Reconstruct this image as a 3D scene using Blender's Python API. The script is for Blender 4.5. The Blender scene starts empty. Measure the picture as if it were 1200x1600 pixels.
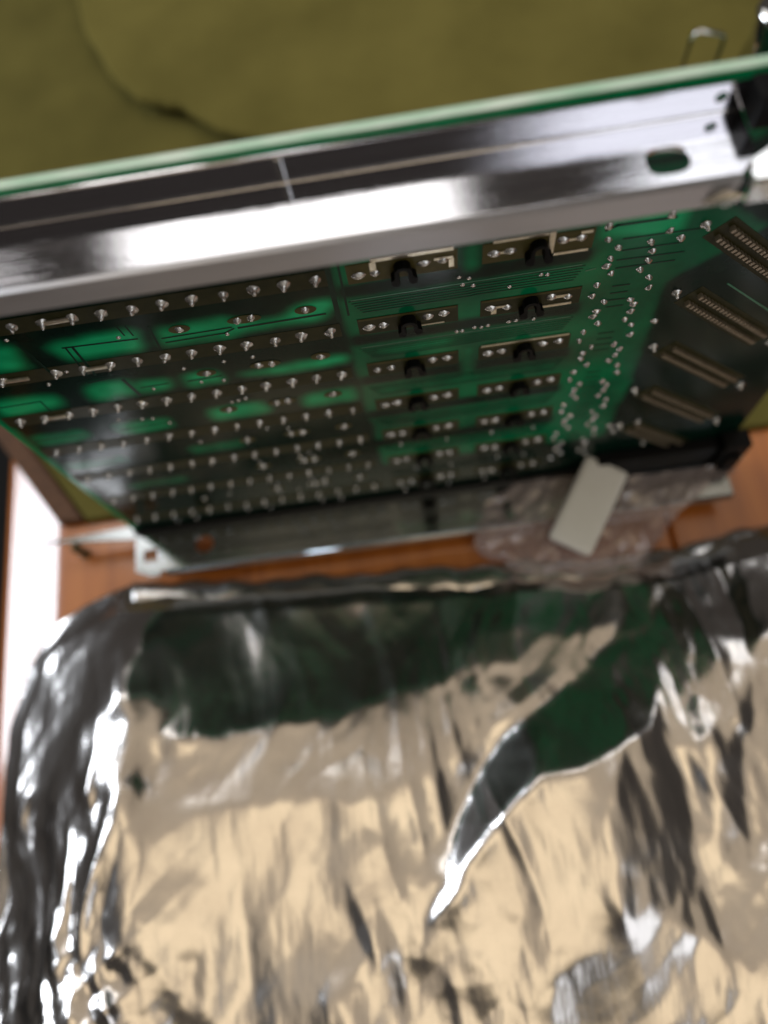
import bpy, bmesh, math, random
import numpy as np
from mathutils import Vector, Matrix, noise

random.seed(7)
rng = np.random.default_rng(11)
scene = bpy.context.scene
COL = scene.collection
MM = 0.001
OZ = 110.0          # table top (z = 0 m) lies 110 mm under the top connector row


def P(x, y, z):
    """millimetres in the board's frame -> metres in the world"""
    return Vector((x * MM, y * MM, (z + OZ) * MM))


# ------------------------------------------------------------------ camera
cam_data = bpy.data.cameras.new('camera')
cam = bpy.data.objects.new('camera', cam_data)
COL.objects.link(cam)
cr = Vector((0.98932669, -0.11161992, -0.09366804))
cu = Vector((0.13668593, 0.93364087, 0.33110676))
cb = Vector((0.0504942, -0.34037586, 0.9389327))
loc = P(12.3177, -79.4143, 105.3692)
cam.matrix_world = Matrix(((cr.x, cu.x, cb.x, loc.x), (cr.y, cu.y, cb.y, loc.y),
                           (cr.z, cu.z, cb.z, loc.z), (0, 0, 0, 1)))
cam_data.sensor_fit = 'VERTICAL'
cam_data.sensor_height = 36.0
cam_data.sensor_width = 27.0
cam_data.lens = 1223.42 / 1600.0 * 36.0
cam_data.clip_start = 0.005
cam_data.clip_end = 50.0
cam_data.dof.use_dof = True
cam_data.dof.focus_distance = 0.136
cam_data.dof.aperture_fstop = 6.8
scene.camera = cam

# ------------------------------------------------------------------ world, lamps, exposure
world = bpy.data.worlds.new('World')
scene.world = world
world.use_nodes = True
bg = world.node_tree.nodes['Background']
bg.inputs[0].default_value = (0.60, 0.53, 0.47, 1)
bg.inputs[1].default_value = 0.075


def area_lamp(name, pos, target, sx, sy, radiance, color):
    d = bpy.data.lights.new(name, 'AREA')
    d.shape = 'RECTANGLE'
    d.size, d.size_y = sx, sy
    d.energy = radiance * math.pi * sx * sy
    d.color = color
    o = bpy.data.objects.new(name, d)
    COL.objects.link(o)
    o.location = pos
    o.rotation_euler = (Vector(target) - Vector(pos)).to_track_quat('-Z', 'Y').to_euler()
    return o


def from_dir(az, el, dist):
    a, e = math.radians(az), math.radians(el)
    return Vector((math.sin(a) * math.cos(e), math.cos(a) * math.cos(e), math.sin(e))) * dist


C0 = (0, 0, 0.12)
# room ceiling bouncing warm daylight
area_lamp('ceiling_bounce', (0.1, 0.15, 1.75), (0.1, 0.15, 0), 2.3, 1.8, 0.46, (1.0, 0.82, 0.60))
area_lamp('ceiling_pool', (-0.05, -0.45, 1.72), (-0.05, -0.45, 0), 0.85, 0.75, 0.85, (1.0, 0.80, 0.52))
# far wall of the room behind the photographer, dimly lit
area_lamp('wall_bounce', (0.4, -2.2, 0.75), (0, 0, 0.1), 3.2, 1.3, 0.30, (1.0, 0.93, 0.82))
# bright window panes behind the board
area_lamp('window_pane', from_dir(-10, 55, 1.6) + Vector(C0), C0, 0.68, 0.54, 2.8, (1.0, 0.98, 0.95))
area_lamp('window_pane', from_dir(37, 51, 1.7) + Vector(C0), C0, 0.36, 0.5, 1.9, (0.95, 0.97, 1.0))
area_lamp('window_pane', from_dir(-45, 53, 1.7) + Vector(C0), C0, 0.26, 0.5, 1.9, (1.0, 0.98, 0.96))
# window over the photographer's right shoulder
area_lamp('window_pane', (0.80, -1.15, 1.45), (0.02, 0, 0.1), 0.90, 0.75, 1.8, (0.92, 0.95, 1.0))
# narrow gap-like lamp for the left window, shaped to whiten the table edge
area_lamp('left_window_lamp', (-1.2, 0.40, 0.95), (-0.10, -0.01, 0), 0.74, 0.36, 16.0, (0.84, 0.91, 1.0))

scene.view_settings.view_transform = 'Standard'
scene.view_settings.look = 'None'
scene.view_settings.exposure = 0.0
scene.view_settings.gamma = 1.0
scene.view_settings.use_curve_mapping = False
scene.render.engine = 'CYCLES'
scene.cycles.use_denoising = True
scene.cycles.max_bounces = 10
scene.cycles.transparent_max_bounces = 16


# ------------------------------------------------------------------ materials
def new_mat(name):
    m = bpy.data.materials.new(name)
    m.use_nodes = True
    nt = m.node_tree
    return m, nt, nt.nodes['Principled BSDF']


def noise_node(nt, scale, detail=4, rough=0.55, stretch=(1, 1, 1)):
    tc = nt.nodes.new('ShaderNodeTexCoord')
    mp = nt.nodes.new('ShaderNodeMapping')
    mp.inputs['Scale'].default_value = stretch
    n = nt.nodes.new('ShaderNodeTexNoise')
    n.inputs['Scale'].default_value = scale
    n.inputs['Detail'].default_value = detail
    n.inputs['Roughness'].default_value = rough
    nt.links.new(tc.outputs['Object'], mp.inputs['Vector'])
    nt.links.new(mp.outputs['Vector'], n.inputs['Vector'])
    return n


def ramp(nt, src, stops):
    r = nt.nodes.new('ShaderNodeValToRGB')
    el = r.color_ramp.elements
    while len(el) < len(stops):
        el.new(0.5)
    for e, (p, c) in zip(el, stops):
        e.position = p
        e.color = (c[0], c[1], c[2], 1)
    nt.links.new(src, r.inputs['Fac'])
    return r


def simple(name, c1, c2, scale=900, rough=0.4, metal=0.0, bump=0.0, bscale=None, stretch=(1, 1, 1),
           spec=0.5, coat=0.0, rough2=None, ior=1.5):
    m, nt, b = new_mat(name)
    n = noise_node(nt, scale, stretch=stretch)
    r = ramp(nt, n.outputs['Fac'], [(0.3, c1), (0.7, c2)])
    nt.links.new(r.outputs['Color'], b.inputs['Base Color'])
    b.inputs['Roughness'].default_value = rough
    b.inputs['Metallic'].default_value = metal
    b.inputs['Specular IOR Level'].default_value = spec
    b.inputs['IOR'].default_value = ior
    b.inputs['Coat Weight'].default_value = coat
    b.inputs['Coat Roughness'].default_value = 0.06
    if rough2 is not None:
        mr = nt.nodes.new('ShaderNodeMapRange')
        mr.inputs['To Min'].default_value = rough
        mr.inputs['To Max'].default_value = rough2
        nt.links.new(n.outputs['Fac'], mr.inputs['Value'])
        nt.links.new(mr.outputs['Result'], b.inputs['Roughness'])
    if bump:
        bn = noise_node(nt, bscale or scale, stretch=stretch)
        bp = nt.nodes.new('ShaderNodeBump')
        bp.inputs['Strength'].default_value = bump
        bp.inputs['Distance'].default_value = 0.0003
        nt.links.new(bn.outputs['Fac'], bp.inputs['Height'])
        nt.links.new(bp.outputs['Normal'], b.inputs['Normal'])
    return m


M = {}
M['mask'] = simple('solder_mask_dark', (0.003, 0.036, 0.020), (0.005, 0.058, 0.032), 260, 0.22, spec=0.16)
M['mask_mid'] = simple('solder_mask_over_traces', (0.003, 0.10, 0.045), (0.005, 0.16, 0.07), 200, 0.22, spec=0.16)
M['mask_bright'] = simple('solder_mask_over_bare_laminate', (0.003, 0.34, 0.11), (0.006, 0.52, 0.19), 180, 0.24, spec=0.16)
M['mask_half'] = simple('solder_mask_half_bare', (0.003, 0.18, 0.07), (0.005, 0.27, 0.105), 180, 0.24, spec=0.16)
M['mask_glow'] = simple('solder_mask_thin', (0.004, 0.44, 0.15), (0.01, 0.66, 0.25), 260, 0.24, spec=0.16)
def face_material():
    m, nt, b = new_mat('solder_mask_face')
    at = nt.nodes.new('ShaderNodeAttribute'); at.attribute_name = 'bare'
    n = noise_node(nt, 700, 4)
    mm = nt.nodes.new('ShaderNodeMath'); mm.operation = 'MULTIPLY_ADD'
    mm.inputs[1].default_value = 0.10; nt.links.new(n.outputs['Fac'], mm.inputs[0]); nt.links.new(at.outputs['Fac'], mm.inputs[2])
    r = ramp(nt, mm.outputs[0], [(0.06, (0.0022, 0.016, 0.010)), (0.16, (0.003, 0.030, 0.017)), (0.42, (0.002, 0.17, 0.065)), (0.72, (0.003, 0.38, 0.135)), (1.0, (0.012, 0.66, 0.255))])
    nt.links.new(r.outputs['Color'], b.inputs['Base Color'])
    b.inputs['Roughness'].default_value = 0.17
    b.inputs['Specular IOR Level'].default_value = 0.12
    return m


M['mask_face'] = face_material()
M['mask_edge'] = simple('laminate_margin', (0.10, 0.36, 0.23), (0.16, 0.46, 0.31), 300, 0.3)
M['laminate_edge'] = simple('cut_laminate_edge', (0.34, 0.62, 0.40), (0.80, 0.90, 0.76), 260, 0.4, stretch=(0.35, 2, 2))
M['trace'] = simple('trace_under_mask', (0.003, 0.030, 0.018), (0.004, 0.04, 0.024), 500, 0.25, spec=0.16)
M['trace_light'] = simple('bright_trace_under_mask', (0.02, 0.20, 0.10), (0.03, 0.26, 0.13), 500, 0.2)
M['strip'] = simple('bare_brown_laminate', (0.030, 0.032, 0.010), (0.050, 0.047, 0.015), 420, 0.42, spec=0.15)
M['strip_light'] = simple('pale_bare_laminate', (0.085, 0.072, 0.020), (0.13, 0.108, 0.034), 420, 0.42, spec=0.15)
M['tin'] = simple('tinned_copper', (0.62, 0.54, 0.38), (0.80, 0.74, 0.60), 900, 0.34, metal=0.75)
M['pin'] = simple('dull_pin', (0.30, 0.25, 0.18), (0.48, 0.41, 0.31), 900, 0.42, metal=0.6)
M['solder'] = simple('solder', (0.82, 0.80, 0.76), (0.97, 0.95, 0.91), 1500, 0.27, metal=0.85, bump=0.35, bscale=1600)
M['black'] = simple('black_nylon', (0.004, 0.004, 0.004), (0.007, 0.007, 0.007), 500, 0.5, spec=0.12)
M['rail'] = simple('zinc_plated_rail', (0.62, 0.61, 0.64), (0.74, 0.73, 0.76), 160, 0.04, metal=1.0, rough2=0.10,
                   stretch=(0.12, 6, 6), bump=0.10, bscale=420)
M['lip'] = simple('satin_rail_lip', (0.56, 0.55, 0.56), (0.66, 0.65, 0.66), 120, 0.42, metal=0.7, rough2=0.55, stretch=(0.3, 3, 3))
M['rail_dark'] = simple('dull_steel_rail', (0.36, 0.40, 0.43), (0.44, 0.48, 0.51), 200, 0.05, metal=1.0, rough2=0.12,
                        stretch=(0.4, 3, 3), bump=0.05, bscale=700)
M['chrome'] = simple('bright_metal', (0.82, 0.82, 0.80), (0.9, 0.9, 0.88), 400, 0.10, metal=1.0)
M['brass'] = simple('dull_brass', (0.14, 0.11, 0.06), (0.22, 0.17, 0.09), 600, 0.35, metal=0.9)
M['block'] = simple('white_plastic', (0.86, 0.84, 0.76), (0.90, 0.88, 0.81), 150, 0.5, bump=0.1, bscale=900)
M['felt'] = simple('yellow_felt', (0.100, 0.086, 0.022), (0.142, 0.122, 0.032), 38, 0.95, bump=0.5, bscale=1400, spec=0.1)
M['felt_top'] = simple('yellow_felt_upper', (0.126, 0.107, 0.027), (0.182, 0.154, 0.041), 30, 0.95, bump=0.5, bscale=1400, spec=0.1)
M['edge_brown'] = simple('brown_edge_band', (0.075, 0.032, 0.012), (0.12, 0.052, 0.02), 300, 0.8, bump=0.4, bscale=900)
M['floor'] = simple('dark_carpet', (0.004, 0.004, 0.004), (0.008, 0.007, 0.006), 30, 0.95)


def wood_material():
    m, nt, b = new_mat('varnished_orange_wood')
    tc = nt.nodes.new('ShaderNodeTexCoord')
    mp = nt.nodes.new('ShaderNodeMapping')
    mp.inputs['Scale'].default_value = (1, 0.09, 1)
    n = nt.nodes.new('ShaderNodeTexNoise')
    n.inputs['Scale'].default_value = 190
    n.inputs['Detail'].default_value = 6
    n.inputs['Distortion'].default_value = 0.8
    nt.links.new(tc.outputs['Object'], mp.inputs['Vector'])
    nt.links.new(mp.outputs['Vector'], n.inputs['Vector'])
    r = ramp(nt, n.outputs['Fac'], [(0.28, (0.33, 0.092, 0.013)), (0.46, (0.42, 0.125, 0.018)), (0.56, (0.46, 0.14, 0.021)), (0.75, (0.51, 0.165, 0.028))])
    nt.links.new(r.outputs['Color'], b.inputs['Base Color'])
    b.inputs['Roughness'].default_value = 0.32
    b.inputs['Coat Weight'].default_value = 0.9
    b.inputs['Coat Roughness'].default_value = 0.10
    b.inputs['Coat IOR'].default_value = 1.65
    return m


M['wood'] = wood_material()


def foil_material(name, c1, c2, rough):
    m, nt, b = new_mat(name)
    n = noise_node(nt, 60, 5)
    r = ramp(nt, n.outputs['Fac'], [(0.3, c1), (0.7, c2)])
    nt.links.new(r.outputs['Color'], b.inputs['Base Color'])
    b.inputs['Metallic'].default_value = 1.0
    b.inputs['Roughness'].default_value = rough
    n2 = noise_node(nt, 260, 5, 0.6, stretch=(2.0, 0.25, 1))
    bp = nt.nodes.new('ShaderNodeBump')
    bp.inputs['Strength'].default_value = 0.09
    bp.inputs['Distance'].default_value = 0.0012
    nt.links.new(n2.outputs['Fac'], bp.inputs['Height'])
    nt.links.new(bp.outputs['Normal'], b.inputs['Normal'])
    return m


M['foil'] = foil_material('metallised_film', (0.62, 0.585, 0.56), (0.74, 0.71, 0.68), 0.20)
M['foil_seam'] = foil_material('sealed_film_hem', (0.60, 0.58, 0.56), (0.72, 0.70, 0.68), 0.24)


def film_material():
    m = bpy.data.materials.new('clear_pinkish_film')
    m.use_nodes = True
    nt = m.node_tree
    nt.nodes.clear()
    out = nt.nodes.new('ShaderNodeOutputMaterial')
    tr = nt.nodes.new('ShaderNodeBsdfTransparent')
    tr.inputs[0].default_value = (0.95, 0.91, 0.90, 1)
    gl = nt.nodes.new('ShaderNodeBsdfGlossy')
    gl.inputs['Color'].default_value = (0.95, 0.92, 0.90, 1)
    gl.inputs['Roughness'].default_value = 0.16
    df = nt.nodes.new('ShaderNodeBsdfDiffuse')
    df.inputs['Color'].default_value = (0.66, 0.56, 0.54, 1)
    lw = nt.nodes.new('ShaderNodeLayerWeight')
    lw.inputs['Blend'].default_value = 0.35
    mr = nt.nodes.new('ShaderNodeMapRange')
    mr.inputs['To Min'].default_value = 0.05
    mr.inputs['To Max'].default_value = 0.75
    m1 = nt.nodes.new('ShaderNodeMixShader')
    m1.inputs[0].default_value = 0.36
    m2 = nt.nodes.new('ShaderNodeMixShader')
    nt.links.new(lw.outputs['Fresnel'], mr.inputs['Value'])
    nt.links.new(tr.outputs[0], m1.inputs[1])
    nt.links.new(df.outputs[0], m1.inputs[2])
    nt.links.new(mr.outputs['Result'], m2.inputs[0])
    nt.links.new(m1.outputs[0], m2.inputs[1])
    nt.links.new(gl.outputs[0], m2.inputs[2])
    nt.links.new(m2.outputs[0], out.inputs['Surface'])
    return m


M['film'] = film_material()

# ------------------------------------------------------------------ object helpers
BASE = {}


def tag(o, label=None, cat=None, group=None, kind=None):
    if label: o['label'] = label
    if cat: o['category'] = cat
    if group: o['group'] = group
    if kind: o['kind'] = kind
    return o


def thing(name, base, label, cat):
    o = bpy.data.objects.new(name, None)
    o.empty_display_size = 0.01
    COL.objects.link(o)
    o.location = P(*base)
    BASE[o.name] = Vector(base)
    return tag(o, label, cat)


def link(name, me, pos, parent=None):
    """link a mesh (local mm -> m already) with its origin at pos (board mm)"""
    o = bpy.data.objects.new(name, me)
    COL.objects.link(o)
    BASE[o.name] = Vector(pos)
    if parent is not None:
        o.parent = parent
        o.location = (Vector(pos) - BASE[parent.name]) * MM
    else:
        o.location = P(*pos)
    return o


def mesh(name, verts, faces, mat, smooth=False):
    me = bpy.data.meshes.new(name)
    me.from_pydata([tuple(c * MM for c in v) for v in verts], [], faces)
    me.materials.append(mat)
    me.update()
    if smooth:
        for p in me.polygons:
            p.use_smooth = True
    return me


def bm_mesh(name, bm, mat, smooth=False):
    me = bpy.data.meshes.new(name)
    bmesh.ops.recalc_face_normals(bm, faces=bm.faces)
    bmesh.ops.scale(bm, vec=(MM, MM, MM), verts=bm.verts)
    bm.to_mesh(me)
    bm.free()
    me.materials.append(mat)
    if smooth:
        for p in me.polygons:
            p.use_smooth = True
    return me


def bm_box(bm, x0, x1, y0, y1, z0, z1, bevel=0.0):
    r = bmesh.ops.create_cube(bm, size=1)
    vs = r['verts']
    for v in vs:
        v.co = Vector((x0 + (v.co.x + .5) * (x1 - x0), y0 + (v.co.y + .5) * (y1 - y0), z0 + (v.co.z + .5) * (z1 - z0)))
    if bevel:
        es = list({e for v in vs for e in v.link_edges})
        bmesh.ops.bevel(bm, geom=es, offset=bevel, segments=2, affect='EDGES', profile=0.6)


def box(name, b, mat, parent, bevel=0.0, label=None):
    x0, x1, y0, y1, z0, z1 = b
    pos = ((x0 + x1) / 2, (y0 + y1) / 2, (z0 + z1) / 2)
    bm = bmesh.new()
    bm_box(bm, x0 - pos[0], x1 - pos[0], y0 - pos[1], y1 - pos[1], z0 - pos[2], z1 - pos[2], bevel)
    o = link(name, bm_mesh(name, bm, mat), pos, parent)
    if label: o['label'] = label
    return o


def prism_xz(name, poly, y_front, y_back, mat, parent):
    """polygon in the board plane (x, z) with a real thickness"""
    cx = sum(p[0] for p in poly) / len(poly)
    cz = sum(p[1] for p in poly) / len(poly)
    n = len(poly)
    vs = [(x - cx, 0, z - cz) for x, z in poly] + [(x - cx, y_back - y_front, z - cz) for x, z in poly]
    fs = [tuple(range(n)), tuple(range(2 * n - 1, n - 1, -1))]
    fs += [(i, i + n, (i + 1) % n + n, (i + 1) % n) for i in range(n)]
    me = mesh(name, vs, fs, mat)
    bm = bmesh.new(); bm.from_mesh(me)
    bmesh.ops.recalc_face_normals(bm, faces=bm.faces)
    bm.to_mesh(me); bm.free()
    return link(name, me, (cx, y_front, cz), parent)


def plate_bm(outer, holes, thick, to3d):
    """flat plate with holes, via a filled 2D curve; to3d maps (u, v, w) -> (x, y, z) in mm"""
    cu_ = bpy.data.curves.new('tmp', 'CURVE')
    cu_.dimensions = '2D'
    cu_.fill_mode = 'BOTH'
    cu_.extrude = thick / 2
    cu_.bevel_depth = min(0.12, thick * 0.2)
    cu_.bevel_resolution = 1
    for pts in [outer] + holes:
        s = cu_.splines.new('POLY')
        s.points.add(len(pts) - 1)
        for q, (u, v) in zip(s.points, pts):
            q.co = (u, v, 0, 1)
        s.use_cyclic_u = True
    ob = bpy.data.objects.new('tmp', cu_)
    COL.objects.link(ob)
    dg = bpy.context.evaluated_depsgraph_get()
    me = bpy.data.meshes.new_from_object(ob.evaluated_get(dg))
    bm = bmesh.new()
    bm.from_mesh(me)
    for v in bm.verts:
        v.co = Vector(to3d(v.co.x, v.co.y, v.co.z))
    bpy.data.objects.remove(ob); bpy.data.curves.remove(cu_); bpy.data.meshes.remove(me)
    return bm


def merge(a, b):
    t = bpy.data.meshes.new('t')
    b.to_mesh(t); b.free()
    a.from_mesh(t)
    bpy.data.meshes.remove(t)


def ellipse(cx, cy, rx, ry, n=24, p=2.0):
    out = []
    for i in range(n):
        a = 2 * math.pi * i / n
        c, s = math.cos(a), math.sin(a)
        out.append((cx + rx * math.copysign(abs(c) ** (2 / p), c), cy + ry * math.copysign(abs(s) ** (2 / p), s)))
    return out


def lathe(name, profile, seg, mat, axis='-y', smooth=True, jitter=0.0):
    """profile (radius, height) along the axis, closed at a zero radius"""
    vs, fs, rings = [], [], []
    for r, h in profile:
        if r < 1e-6:
            rings.append([len(vs)]); vs.append((0, 0, h))
        else:
            ids = []
            for k in range(seg):
                a = 2 * math.pi * k / seg
                rr = r * (1 + random.uniform(-jitter, jitter))
                ids.append(len(vs)); vs.append((rr * math.cos(a), rr * math.sin(a), h))
            rings.append(ids)
    for A, B in zip(rings, rings[1:]):
        for k in range(seg):
            k2 = (k + 1) % seg
            if len(A) == 1: fs.append((A[0], B[k2], B[k]))
            elif len(B) == 1: fs.append((A[k], A[k2], B[0]))
            else: fs.append((A[k], A[k2], B[k2], B[k]))
    if axis == '-y':
        vs = [(x, -h, y) for x, y, h in vs]
    me = mesh(name, vs, fs, mat, smooth)
    bm = bmesh.new(); bm.from_mesh(me)
    bmesh.ops.recalc_face_normals(bm, faces=bm.faces)
    bm.to_mesh(me); bm.free()
    return me


def tube(name, pts, rad, mat, parent, seg=8):
    pts = [Vector(p) for p in pts]
    base = pts[0].copy()
    vs, fs = [], []
    for i, p in enumerate(pts):
        t = (pts[min(i + 1, len(pts) - 1)] - pts[max(i - 1, 0)]).normalized()
        u = t.cross(Vector((0.3, 0.2, 1)))
        if u.length < 1e-3: u = t.cross(Vector((1, 0, 0)))
        u.normalize(); w = t.cross(u)
        for k in range(seg):
            a = 2 * math.pi * k / seg
            vs.append(tuple(p - base + (u * math.cos(a) + w * math.sin(a)) * rad))
    for i in range(len(pts) - 1):
        for k in range(seg):
            k2 = (k + 1) % seg
            fs.append((i * seg + k, i * seg + k2, (i + 1) * seg + k2, (i + 1) * seg + k))
    fs.append(tuple(range(seg - 1, -1, -1)))
    fs.append(tuple((len(pts) - 1) * seg + k for k in range(seg)))
    return link(name, mesh(name, vs, fs, mat, True), base, parent)


def in_poly(px, py, poly):
    c = np.zeros(px.shape, bool)
    n = len(poly)
    for i in range(n):
        x1, y1 = poly[i]; x2, y2 = poly[(i + 1) % n]
        if y1 == y2: continue
        t = (y1 > py) != (y2 > py)
        xi = (x2 - x1) * (py - y1) / (y2 - y1) + x1
        c ^= t & (px < xi)
    return c


def blur(a, k):
    for _ in range(k):
        p = np.pad(a, 1, mode='edge')
        a = (p[1:-1, 1:-1] * 4 + (p[:-2, 1:-1] + p[2:, 1:-1] + p[1:-1, :-2] + p[1:-1, 2:]) * 2 + p[:-2, :-2] + p[2:, 2:] + p[:-2, 2:] + p[2:, :-2]) / 16
    return a


def vnoise(X, Y, seed):
    """smooth value noise on arrays"""
    g = np.random.default_rng(seed).uniform(-1, 1, (256, 256))
    xi = np.floor(X).astype(int); yi = np.floor(Y).astype(int)
    fx = X - xi; fy = Y - yi
    fx = fx * fx * (3 - 2 * fx); fy = fy * fy * (3 - 2 * fy)
    q = lambda a, b_: g[(xi + a) % 256, (yi + b_) % 256]
    return (q(0, 0) * (1 - fx) + q(1, 0) * fx) * (1 - fy) + (q(0, 1) * (1 - fx) + q(1, 1) * fx) * fy


# ------------------------------------------------------------------ the setting: floor and table
fl = link('floor', mesh('floor', [(-3000, -3000, 0), (3000, -3000, 0), (3000, 3000, 0), (-3000, 3000, 0)], [(0, 1, 2, 3)], M['floor']),
          (0, 0, -OZ - 720))
tag(fl, kind='structure')

table = thing('wooden_table', (0, 0, -OZ - 26),
              'varnished orange wooden table top under the circuit board and foil bag', 'table')


def plank(x0, x1, y0, y1, left_round):
    """table plank, with an eased left edge when it is the outer one"""
    prof = []
    if left_round:
        prof = [(x0 + 4, -24), (x0, -19), (x0 - 1.0, -10), (x0 - 0.4, -7.2), (x0 + 1.2, -4.8), (x0 + 3.4, -3.65), (x0 + 20, -0.12), (x0 + 21.4, 0)]
    else:
        prof = [(x0, -24), (x0, -1.0), (x0 + 0.3, -0.3), (x0 + 1.0, 0)]
    prof += [(x1 - 1.0, 0), (x1 - 0.3, -0.3), (x1, -1.0), (x1, -24)]
    n = len(prof)
    vs = [(x, y0, z) for x, z in prof] + [(x, y1, z) for x, z in prof]
    fs = [(i, (i + 1) % n, (i + 1) % n + n, i + n) for i in range(n)]
    fs += [tuple(range(n - 1, -1, -1)), tuple(range(n, 2 * n))]
    me = mesh('plank', vs, fs, M['wood'])
    bm = bmesh.new(); bm.from_mesh(me)
    bmesh.ops.recalc_face_normals(bm, faces=bm.faces)
    bm.to_mesh(me); bm.free()
    o = link('plank', me, (0, 0, -OZ), table)
    return o


plank(-118.0, 79.9, -420, 330, True)
plank(80.35, 330, -420, 330, False)
for lx, ly in ((-85, -390), (300, -390), (-85, 300), (300, 300)):
    box('leg', (lx - 22, lx + 22, ly - 22, ly + 22, -OZ - 720, -OZ - 24.2), M['wood'], table, 2)

# ------------------------------------------------------------------ yellow felt mat behind the board
mat_t = thing('felt_mat', (60, 170, -OZ), 'olive yellow felt mat with brown edge lying behind the circuit board', 'mat')


def slab(name, poly, z0, z1, mat, parent, rnd=1.2, under=0.0):
    n = len(poly)
    cx = sum(p[0] for p in poly) / n; cy = sum(p[1] for p in poly) / n
    def inset(k):
        out = []
        for i in range(n):
            a = Vector(poly[i - 1]); b_ = Vector(poly[i]); c = Vector(poly[(i + 1) % n])
            d1 = (b_ - a).normalized(); d2 = (c - b_).normalized()
            nn = Vector((-(d1.y + d2.y), d1.x + d2.x))
            if nn.length < 1e-4: nn = Vector((-d1.y, d1.x))
            out.append(b_ + nn.normalized() * k)
        return out
    levels = [(under, z0), (0, z1 - rnd), (rnd * 0.3, z1 - rnd * 0.3), (rnd, z1)]
    vs = []
    for k, z in levels:
        vs += [(q.x - cx, q.y - cy, z - z0) for q in inset(k)]
    fs = [tuple(range(n - 1, -1, -1)), tuple(range(3 * n, 4 * n))]
    for l in range(3):
        for i in range(n):
            j = (i + 1) % n
            fs.append((l * n + i, l * n + j, (l + 1) * n + j, (l + 1) * n + i))
    return link(name, mesh(name, vs, fs, mat), (cx, cy, z0), parent)


# counter-clockwise outlines (x, y)
slab('pad', [(-88, 8), (320, 8), (320, 325), (-300, 325)], -OZ + 0.1, -OZ + 3.2, M['felt'], mat_t)
slab('edge_band', [(-96.5, 8.2), (-88.6, 8.2), (-300.5, 325.2), (-309, 325.2)], -OZ + 0.1, -OZ + 3.6, M['edge_brown'], mat_t, 1.0)  # brown band along the mat's slanted left side
flap_poly = []
ctrl = [(-104, 322), (-102, 262), (-97, 232), (-88, 198), (-77, 173), (-68, 162.5), (-60, 158.5), (-53.5, 156), (-47, 149), (-38, 141), (-18, 132), (30, 126), (310, 120), (310, 322)]
for i, a in enumerate(ctrl[:-1]):
    b_ = ctrl[i + 1]
    for t in (0, 0.25, 0.5, 0.75):
        w = 1.0 if i < 11 else 0.0
        nx = noise.noise(Vector((a[0] * .2 + t * 9, a[1] * .2, 3.1))) * 0.8 * w
        flap_poly.append((a[0] + (b_[0] - a[0]) * t + nx, a[1] + (b_[1] - a[1]) * t + nx))
flap_poly.append(ctrl[-1])
slab('flap', flap_poly, -OZ + 3.25, -OZ + 11.0, M['felt_top'], mat_t, 2.2, 7.0)

# ------------------------------------------------------------------ the circuit board assembly
brd = thing('circuit_board', (12, 0, -102),
            'green circuit board standing upright between two metal rails, solder side forward', 'circuit board')
XL, XR, ZB, ZT = -70.5, 96.5, -101.0, 28.0
panel = box('board_panel', (XL, XR, 0, 1.6, ZB, ZT), M['mask'], brd)
box('top_edge', (XL, XR, 0.05, 1.55, ZT + 0.01, ZT + 0.30), M['laminate_edge'], brd)
box('top_margin', (XL, XR, -0.09, -0.055, 26.2, ZT - 0.02), M['mask_bright'], brd)

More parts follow.
